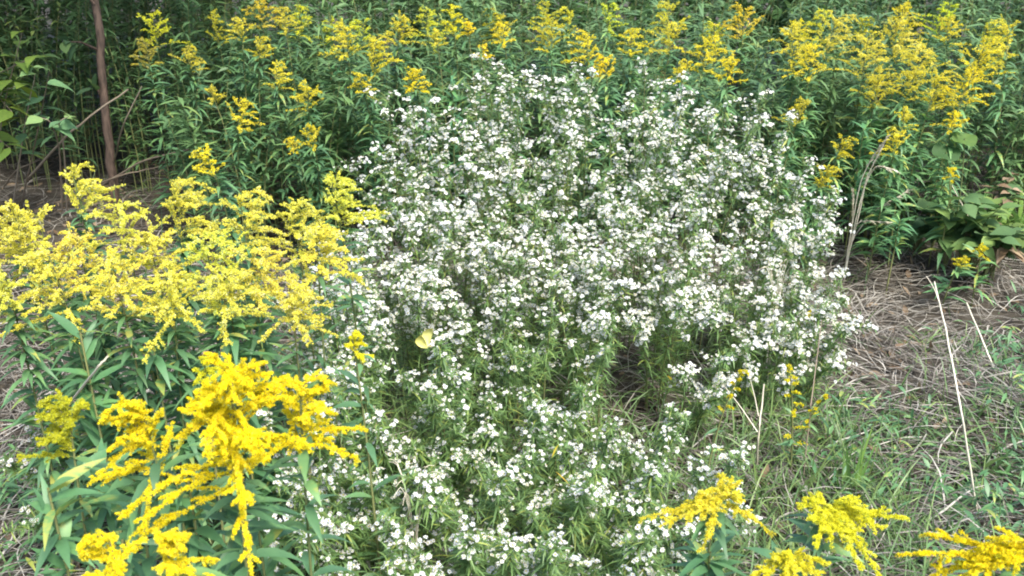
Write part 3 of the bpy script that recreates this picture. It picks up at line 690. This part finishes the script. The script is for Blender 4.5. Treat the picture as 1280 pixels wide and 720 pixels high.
cluster(1110, 225, 4.3, .5, 9, .09, .035, 'dark leafy plant behind the dry grass heads', (.7, .95, 1.), spread=.2)
cluster(1262, 285, 3.95, .35, 12, .08, .05, 'green leaves mixed with tan dead ones at the edge beneath the bramble-like plant', (1.0, 1.05, .8), spread=.14)
cluster(1262, 218, 4.15, .3, 4, .07, .04, 'withered pinkish brown plant above the bramble-like leaves', (1., 1., 1.), mat='brown_leaf', spread=.07)
cluster(1255, 285, 3.9, .2, 4, .10, .035, 'withered tan leaves hanging below the bramble-like plant', (1.3, 1.1, .7), mat='brown_leaf', spread=.08)
# two round leaves
def round_leaf_plant():
    base = at(1195, 260, 4.15); base[2] = hgt(base[0], base[1]); root = thing('round_leaf_plant', base, 'plant with two large round leaves above the broad dark foliage', 'leafy plant')
    for (px, py, s, c) in ((1206, 173, .095, (.95, 1.05, .5)), (1183, 190, .11, (.5, .7, .5)), (1160, 258, .09, (.5, .7, .5))):
        p = at(px, py, 4.1); limb('stalk', [base, (base + p) / 2 + [.02, 0, .05], p], [.004, .002], 'gold_stem', root, base, 5, 8)
        an = np.linspace(0, 2 * PI, 17)[:-1]; rr = s * (1 - .35 * np.exp(-((an - PI / 2 + PI) % (2 * PI) - PI) ** 2 / .05))
        v = np.concatenate([[p - [0, 0, .008]], p + .55 * np.stack([np.cos(an) * rr, .75 * np.sin(an) * rr, np.sin(an) * rr * .42 + .012 * np.cos(3 * an)], 1)])
        i = np.arange(1, 17); mb = MB(); mb.add(v, t=np.stack([np.zeros(16, int), i, np.roll(i, -1)], 1), r=.6)
        mb.build('leaf', 'broad_leaf', root, base, smooth=True).color = (*c, 1)
round_leaf_plant()
# whorled blue-green shoot
# low leafy weeds creeping through the straw
def build_weeds():
    mb = MB(); c = np.array([(1.9, 3.3), (2.05, 3.0), (1.75, 2.95), (1.55, 2.45), (1.35, 2.25), (1.7, 2.3), (1.25, 1.95), (1.45, 1.75), (1.0, 2.4), (1.15, 2.75), (2.2, 3.6), (-1.35, 2.3), (-1.1, 1.9), (.9, 1.6)])
    n = 2400; p = c[RNG.integers(0, len(c), n)] + RNG.normal(size=(n, 2)) * .10; z = hgt(p[:, 0], p[:, 1]) + U(.0, .11, n)
    a = U(0, 6.28, n); e = U(-.2, 1.0, n); d = np.stack([np.cos(a) * np.cos(e), np.sin(a) * np.cos(e), np.sin(e)], -1)
    blades(mb, np.stack([p[:, 0], p[:, 1], z], -1), d, U(.03, .075, n), U(.005, .014, n), U(.1, .7, n), (.25, .9, 1, .5, .04), fold=.2)
    stuff(mb.build('weeds', 'gold_leaf')).color = (1.05, 1.2, 1.2, 1)
build_weeds()
def shoot(px, py, Y, label, col, L=.085, W=.010, n=60, hh=.14, name='leafy_shoot'):
    top = at(px, py, Y); base = np.array([top[0], top[1] + .03, 0]); base[2] = hgt(base[0], base[1]); root = thing(name, base, label, 'leafy plant', 'flowerless leafy shoots')
    path = bez(base, (base + top) / 2, top, 9); mb = MB(); tubes(mb, path, np.linspace(.004, .002, 9), 5); mb.build('stem', 'gold_stem', root, base)
    h = top[2] - base[2]; t = U(max(.1, 1 - hh / max(h, .05)), 1, n); p, tg = along(path, t); a = U(0, 6.28, n); e = U(-.1, 1.1, n)
    d = np.stack([np.cos(a) * np.cos(e), np.sin(a) * np.cos(e), np.sin(e)], -1)
    lm = MB(); blades(lm, p, d, L * U(.7, 1.1, n), W * U(.8, 1.2, n), U(.1, .6, n), (.3, 1, .9, .5, .04), fold=.2); lm.build('leaves', 'gold_leaf', root, base).color = (*col, 1)
shoot(1125, 275, 3.9, 'blue-green feathery shoot standing alone at the edge of the straw', (1.3, 1.6, 1.8))
for px, py, Y, lab, c, hh in [
    (60, 610, 1.25, 'leafy goldenrod shoot without flowers at the bottom edge beside the low bright tip', (1.2, 1.35, 1.4), .5),
    (165, 590, 1.30, 'leafy shoot between the bright goldenrod tips and the large blooming one', (1.2, 1.35, 1.4), .5),
    (120, 565, 1.45, 'leafy shoot behind the dull greenish spray', (1.1, 1.3, 1.4), .5),
    (235, 600, 1.25, 'leafy shoot directly under the large blooming goldenrod', (1.2, 1.35, 1.4), .5),
    (320, 640, 1.25, 'leafy shoot under the hanging fingers of the large blooming goldenrod', (1.1, 1.25, 1.3), .4),
    (100, 415, 1.80, 'tall leafy shoot under the outer end of the yellow bank', (1.1, 1.3, 1.4), .7),
    (190, 425, 1.80, 'tall leafy shoot under the middle of the yellow bank', (1.1, 1.3, 1.4), .7),
    (290, 400, 1.85, 'tall leafy shoot under the aster end of the yellow bank', (1.1, 1.3, 1.4), .7),
    (888, 690, 1.36, 'blue-green leafy shoot under the pale fluffy goldenrod', (1.3, 1.5, 1.6), .5),
    (1100, 130, 4.5, 'blue-green leafy shoot beneath the hazy drift', (1.2, 1.5, 1.6), .5),
    (1080, 160, 4.3, 'blue-green leafy shoot above the dry grass heads', (1.2, 1.5, 1.6), .5),
    (385, 145, 4.6, 'pale blue-green leafy shoot among the round goldenrod tufts', (1.2, 1.5, 1.6), .5),
    (415, 85, 4.7, 'blue-green leafy shoot under the ragged wide goldenrod', (1.1, 1.4, 1.5), .5),
    (565, 90, 4.2, 'dark blue-green leafy shoot beside the aster peak', (1.1, 1.4, 1.5), .5)]:
    shoot(px, py, Y, lab, c, L=.10, W=.017 if Y < 2 else .013, n=70 if Y < 2 else 90, hh=hh)

def tuft(base, n, L, W, label, mat, el=(.7, 1.5), droop=(.2, .8), col=None, name='grass_tuft', az=None, cat='grass tuft', prof=(.7, 1, .9, .6, .3, .03)):
    base = np.array(base, float); base[2] = hgt(base[0], base[1]); root = thing(name, base, label, cat, 'grass tufts')
    a = U(0, 2 * PI, n) if az is None else U(az[0], az[1], n); e = U(*el, n); d = np.stack([np.cos(a) * np.cos(e), np.sin(a) * np.cos(e), np.sin(e)], -1)
    mb = MB(); blades(mb, base + np.concatenate([RNG.normal(size=(n, 2)) * .015, np.zeros((n, 1))], 1), d, L * U(.6, 1.1, n), W * U(.7, 1.2, n), U(*droop, n), prof, fold=.2)
    mb.build('blades', mat, root, base)
tuft(on_ground(1062, 622), 13, .24, .012, 'fresh bright green grass tuft in the straw above the sprawling goldenrod', 'fresh_grass', el=(1.0, 1.5), droop=(.0, .3))
tuft(on_ground(1235, 590), 26, .30, .009, 'green grass tuft beside the tall white dry stalk', 'grass', el=(.4, 1.2))
tuft(on_ground(1190, 560), 22, .28, .008, 'grey-green grass tuft in the straw, further from the corner', 'grass', el=(.4, 1.2))
tuft(on_ground(1265, 520), 24, .30, .009, 'wide green grass tuft at the picture edge in the straw', 'grass', el=(.4, 1.2))
tuft(on_ground(1060, 540), 26, .22, .006, 'fine grey-green tuft in the middle of the straw', 'grass', el=(.3, 1.3))
tuft(on_ground(1150, 430), 20, .25, .007, 'thin green tuft in the straw under the broad-leaved plants', 'grass', el=(.4, 1.2))
tuft(on_ground(1180, 690), 20, .18, .008, 'green tuft at the bottom edge between two lemon goldenrods and the corner', 'grass', el=(.5, 1.3))
for px, lab in ((1245, 'tall clump of broad arching grass blades under the goldenrod at the corner'), (1285, 'tall clump of broad grass blades cut by the picture edge')):
    b = at(px, 235, 4.45); tuft(b, 34, .75, .022, lab, 'fresh_grass', el=(1.0, 1.5), droop=(.3, .9))
# rosette of toothed leaves
def rosette():
    b = on_ground(1205, 622); b[2] = hgt(b[0], b[1]); root = thing('thistle_rosette', b, 'flat blue-green rosette of long leaves near the corner goldenrod', 'weed')
    n = 16; a = np.arange(n) * 2.4; e = U(.15, .7, n); d = np.stack([np.cos(a) * np.cos(e), np.sin(a) * np.cos(e), np.sin(e)], -1)
    mb = MB(); blades(mb, np.repeat(b[None], n, 0), d, U(.12, .2, n), U(.025, .04, n), U(.3, .7, n), (.2, .7, .55, 1, .7, .95, .5, .04), fold=.3); mb.build('leaves', 'gold_leaf', root, b).color = (1.3, 1.6, 1.7, 1)
rosette()

# tall dry stalks
def stalk(pts, rad, label, mat='pale_straw', side=(), group='bleached dry stalks'):
    base = np.array(pts[0], float); root = thing('dry_stalk', base, label, 'dry stalk', group)
    o, P = limb('stalk', pts, [rad, rad * .55], mat, root, base, 5, 14)
    for a, b in side: limb('side_twig', [a, (a + b) / 2 + [0, 0, .008], b], [rad * .5, rad * .25], mat, o, base, 4, 6)
stalk([on_ground(1222, 645), at(1203, 520, 2.25), at(1183, 415, 2.4), at(1168, 352, 2.5)], .0034, 'long white dry stalk leaning above the deep yellow corner goldenrod', side=[(at(1175, 380, 2.45), at(1158, 345, 2.5))])
stalk([on_ground(1246, 470), at(1228, 425, 3.2), at(1208, 378, 3.25)], .004, 'shorter white dry stalk beside the long leaning one')
stalk([on_ground(1003, 610), at(1012, 520, 2.45), at(1022, 440, 2.6), at(1027, 400, 2.65)], .0022, 'thin tan dry stalk rising from the straw past the lone dark yellow tuft', 'bare_twig')
stalk([on_ground(945, 590), at(948, 545, 2.4), at(955, 480, 2.5)], .004, 'forked brownish dry stalk at the edge of the low asters', side=[(at(947, 540, 2.4), at(903, 480, 2.5)), (at(948, 520, 2.42), at(938, 475, 2.5))])
stalk([on_ground(1233, 330), at(1215, 280, 4.0), at(1190, 232, 4.05)], .003, 'thin curved dry stalk among the dark broad leaves')
stalk([on_ground(45, 560), at(120, 462, 1.5), at(135, 445, 1.5)], .003, 'bent bleached grass stem over the dull greenish goldenrod')
# dry grass with bleached seed heads
def dry_grass_head():
    b = on_ground(1056, 345); b[2] = hgt(b[0], b[1]); root = thing('dry_grass_plant', b, 'bleached dry grass plant with several drooping seed heads at the aster flank', 'dry grass')
    Y = b[1]
    for pts in ([(1060, 320), (1075, 265), (1083, 220), (1105, 180)], [(1062, 310), (1078, 240), (1092, 205), (1118, 212)], [(1064, 300), (1090, 265), (1135, 238)], [(1060, 310), (1072, 275), (1112, 278)], [(1060, 310), (1066, 275), (1066, 238)], [(1064, 290), (1074, 230), (1088, 200), (1110, 170)]):
        q = [b] + [at(x, y, Y - .05 * k) for k, (x, y) in enumerate(pts)]
        o, P = limb('stalk', q, [.0035, .0015], 'pale_straw', root, b, 5, 14)
        mb = MB(); n = 90; t = U(.66, 1, n); p, tg = along(P, t); blades(mb, p, tg + rand_dirs(n) * .35, U(.014, .034, n), U(.003, .006, n), .3, (.5, 1, .05)); mb.build('seed_head', 'pale_straw', o, b)
dry_grass_head()
# dried wisps in the front patch
def wisps(px, py, Y, n, lab):
    b = at(px, py, Y); base = np.array([b[0], b[1], 0]); base[2] = hgt(b[0], b[1]); root = thing('dry_grass_wisp', base, lab, 'dry grass', 'dry grass wisps')
    for k in range(n):
        a = U(0, 2 * PI); e = b + np.array([math.cos(a) * U(.03, .10), math.sin(a) * .05, U(-.03, .05)])
        limb('stalk', [base, base + (b - base) * .7, (b + e) / 2 + [0, 0, .02], e], [.0012, .0007], 'pale_straw', root, base, 4, 9)
wisps(515, 600, 1.74, 9, 'dried pale grass wisps tangled in the low front asters')
wisps(975, 335, 2.85, 8, 'dried pale grass wisps in the outer flank of the aster mound')

# yellow butterfly with closed wings
def butterfly():
    p = at(534, 428, 1.98); SZ = 1.12; root = thing('butterfly', p, 'pale yellow butterfly perched with folded wings on white asters', 'insect')
    fw = np.array([(0, 0), (-.005, .014), (-.010, .026), (-.0085, .033), (-.002, .0375), (.006, .041), (.0105, .042), (.0125, .040), (.0105, .028), (.005, .011)]) - [0, .012]
    hw = np.array([(0, 0), (-.011, .001), (-.018, .005), (-.023, .012), (-.0235, .017), (-.019, .022), (-.011, .028), (-.006, .022), (-.001, .010)]) - [0, .012]
    fw, hw = fw * SZ, hw * SZ
    for nm, prof, dy in (('forewing', fw, 0), ('hindwing', hw, -.0012)):
        for sgn in (-1, 1):
            k = len(prof); c = prof.mean(0)
            ring = np.stack([prof[:, 0], sgn * (.0010 + .035 * np.maximum(prof[:, 1] + .008, 0)) + dy, prof[:, 1]], 1); ctr = np.array([[c[0], sgn * .0028 + dy, c[1]]])
            front = np.concatenate([ctr, ring]); back = front + np.array([0, .0004, 0]); i = np.arange(1, k + 1)
            t1 = np.stack([np.zeros(k, int), i, np.roll(i, -1)], 1); t2 = t1[:, ::-1] + k + 1
            q = np.stack([i, np.roll(i, -1), np.roll(i, -1) + k + 1, i + k + 1], 1)
            mb = MB(); mb.add(p + np.concatenate([front, back]), q, np.concatenate([t1, t2]), r=.3 if nm == 'hindwing' else .7); mb.build(nm, 'butterfly_wing', root, p)
    bo, P = limb('body', [p + [-.012, 0, -.013], p + [-.002, 0, -.010], p + [.008, 0, -.010], p + [.011, 0, -.0095]], [.0008, .0015, .0019, .0012], 'insect_body', root, p, 7, 10)
    for s in (-1, 1): limb('antenna', [p + [.0105, 0, -.009], p + [.0145, s * .003, -.004], p + [.017, s * .005, -.001]], [.0002, .0003], 'insect_body', bo, p, 4, 5)
butterfly()
# narrow yellow leaves on the front patch
def fallen_leaf(px, py, Y, d, L, W, lab):
    p = at(px, py, Y); mb = MB(); blades(mb, p[None], np.array([d], float), L, W, .15, (.15, .7, 1, .8, .4, .03), fold=.3)
    o = mb.build('yellow_leaf', 'yellow_leaf', None, p); o.location = tuple(p); tag(o, lab, 'leaf', 'yellow leaves')
fallen_leaf(690, 572, 1.80, (.35, .1, .9), .040, .006, 'narrow orange-yellow leaf standing upright in the front asters')
fallen_leaf(695, 590, 1.76, (.7, -.1, -.6), .040, .005, 'narrow lemon leaf slanting below the upright orange-yellow one')
fallen_leaf(1010, 398, 2.70, (.2, 0, .9), .035, .02, 'single golden leaf on the outer aster flank over the straw')
fallen_leaf(838, 475, 2.50, (-.2, -.3, .5), .035, .016, 'yellow leaf lying in the bare brown patch')
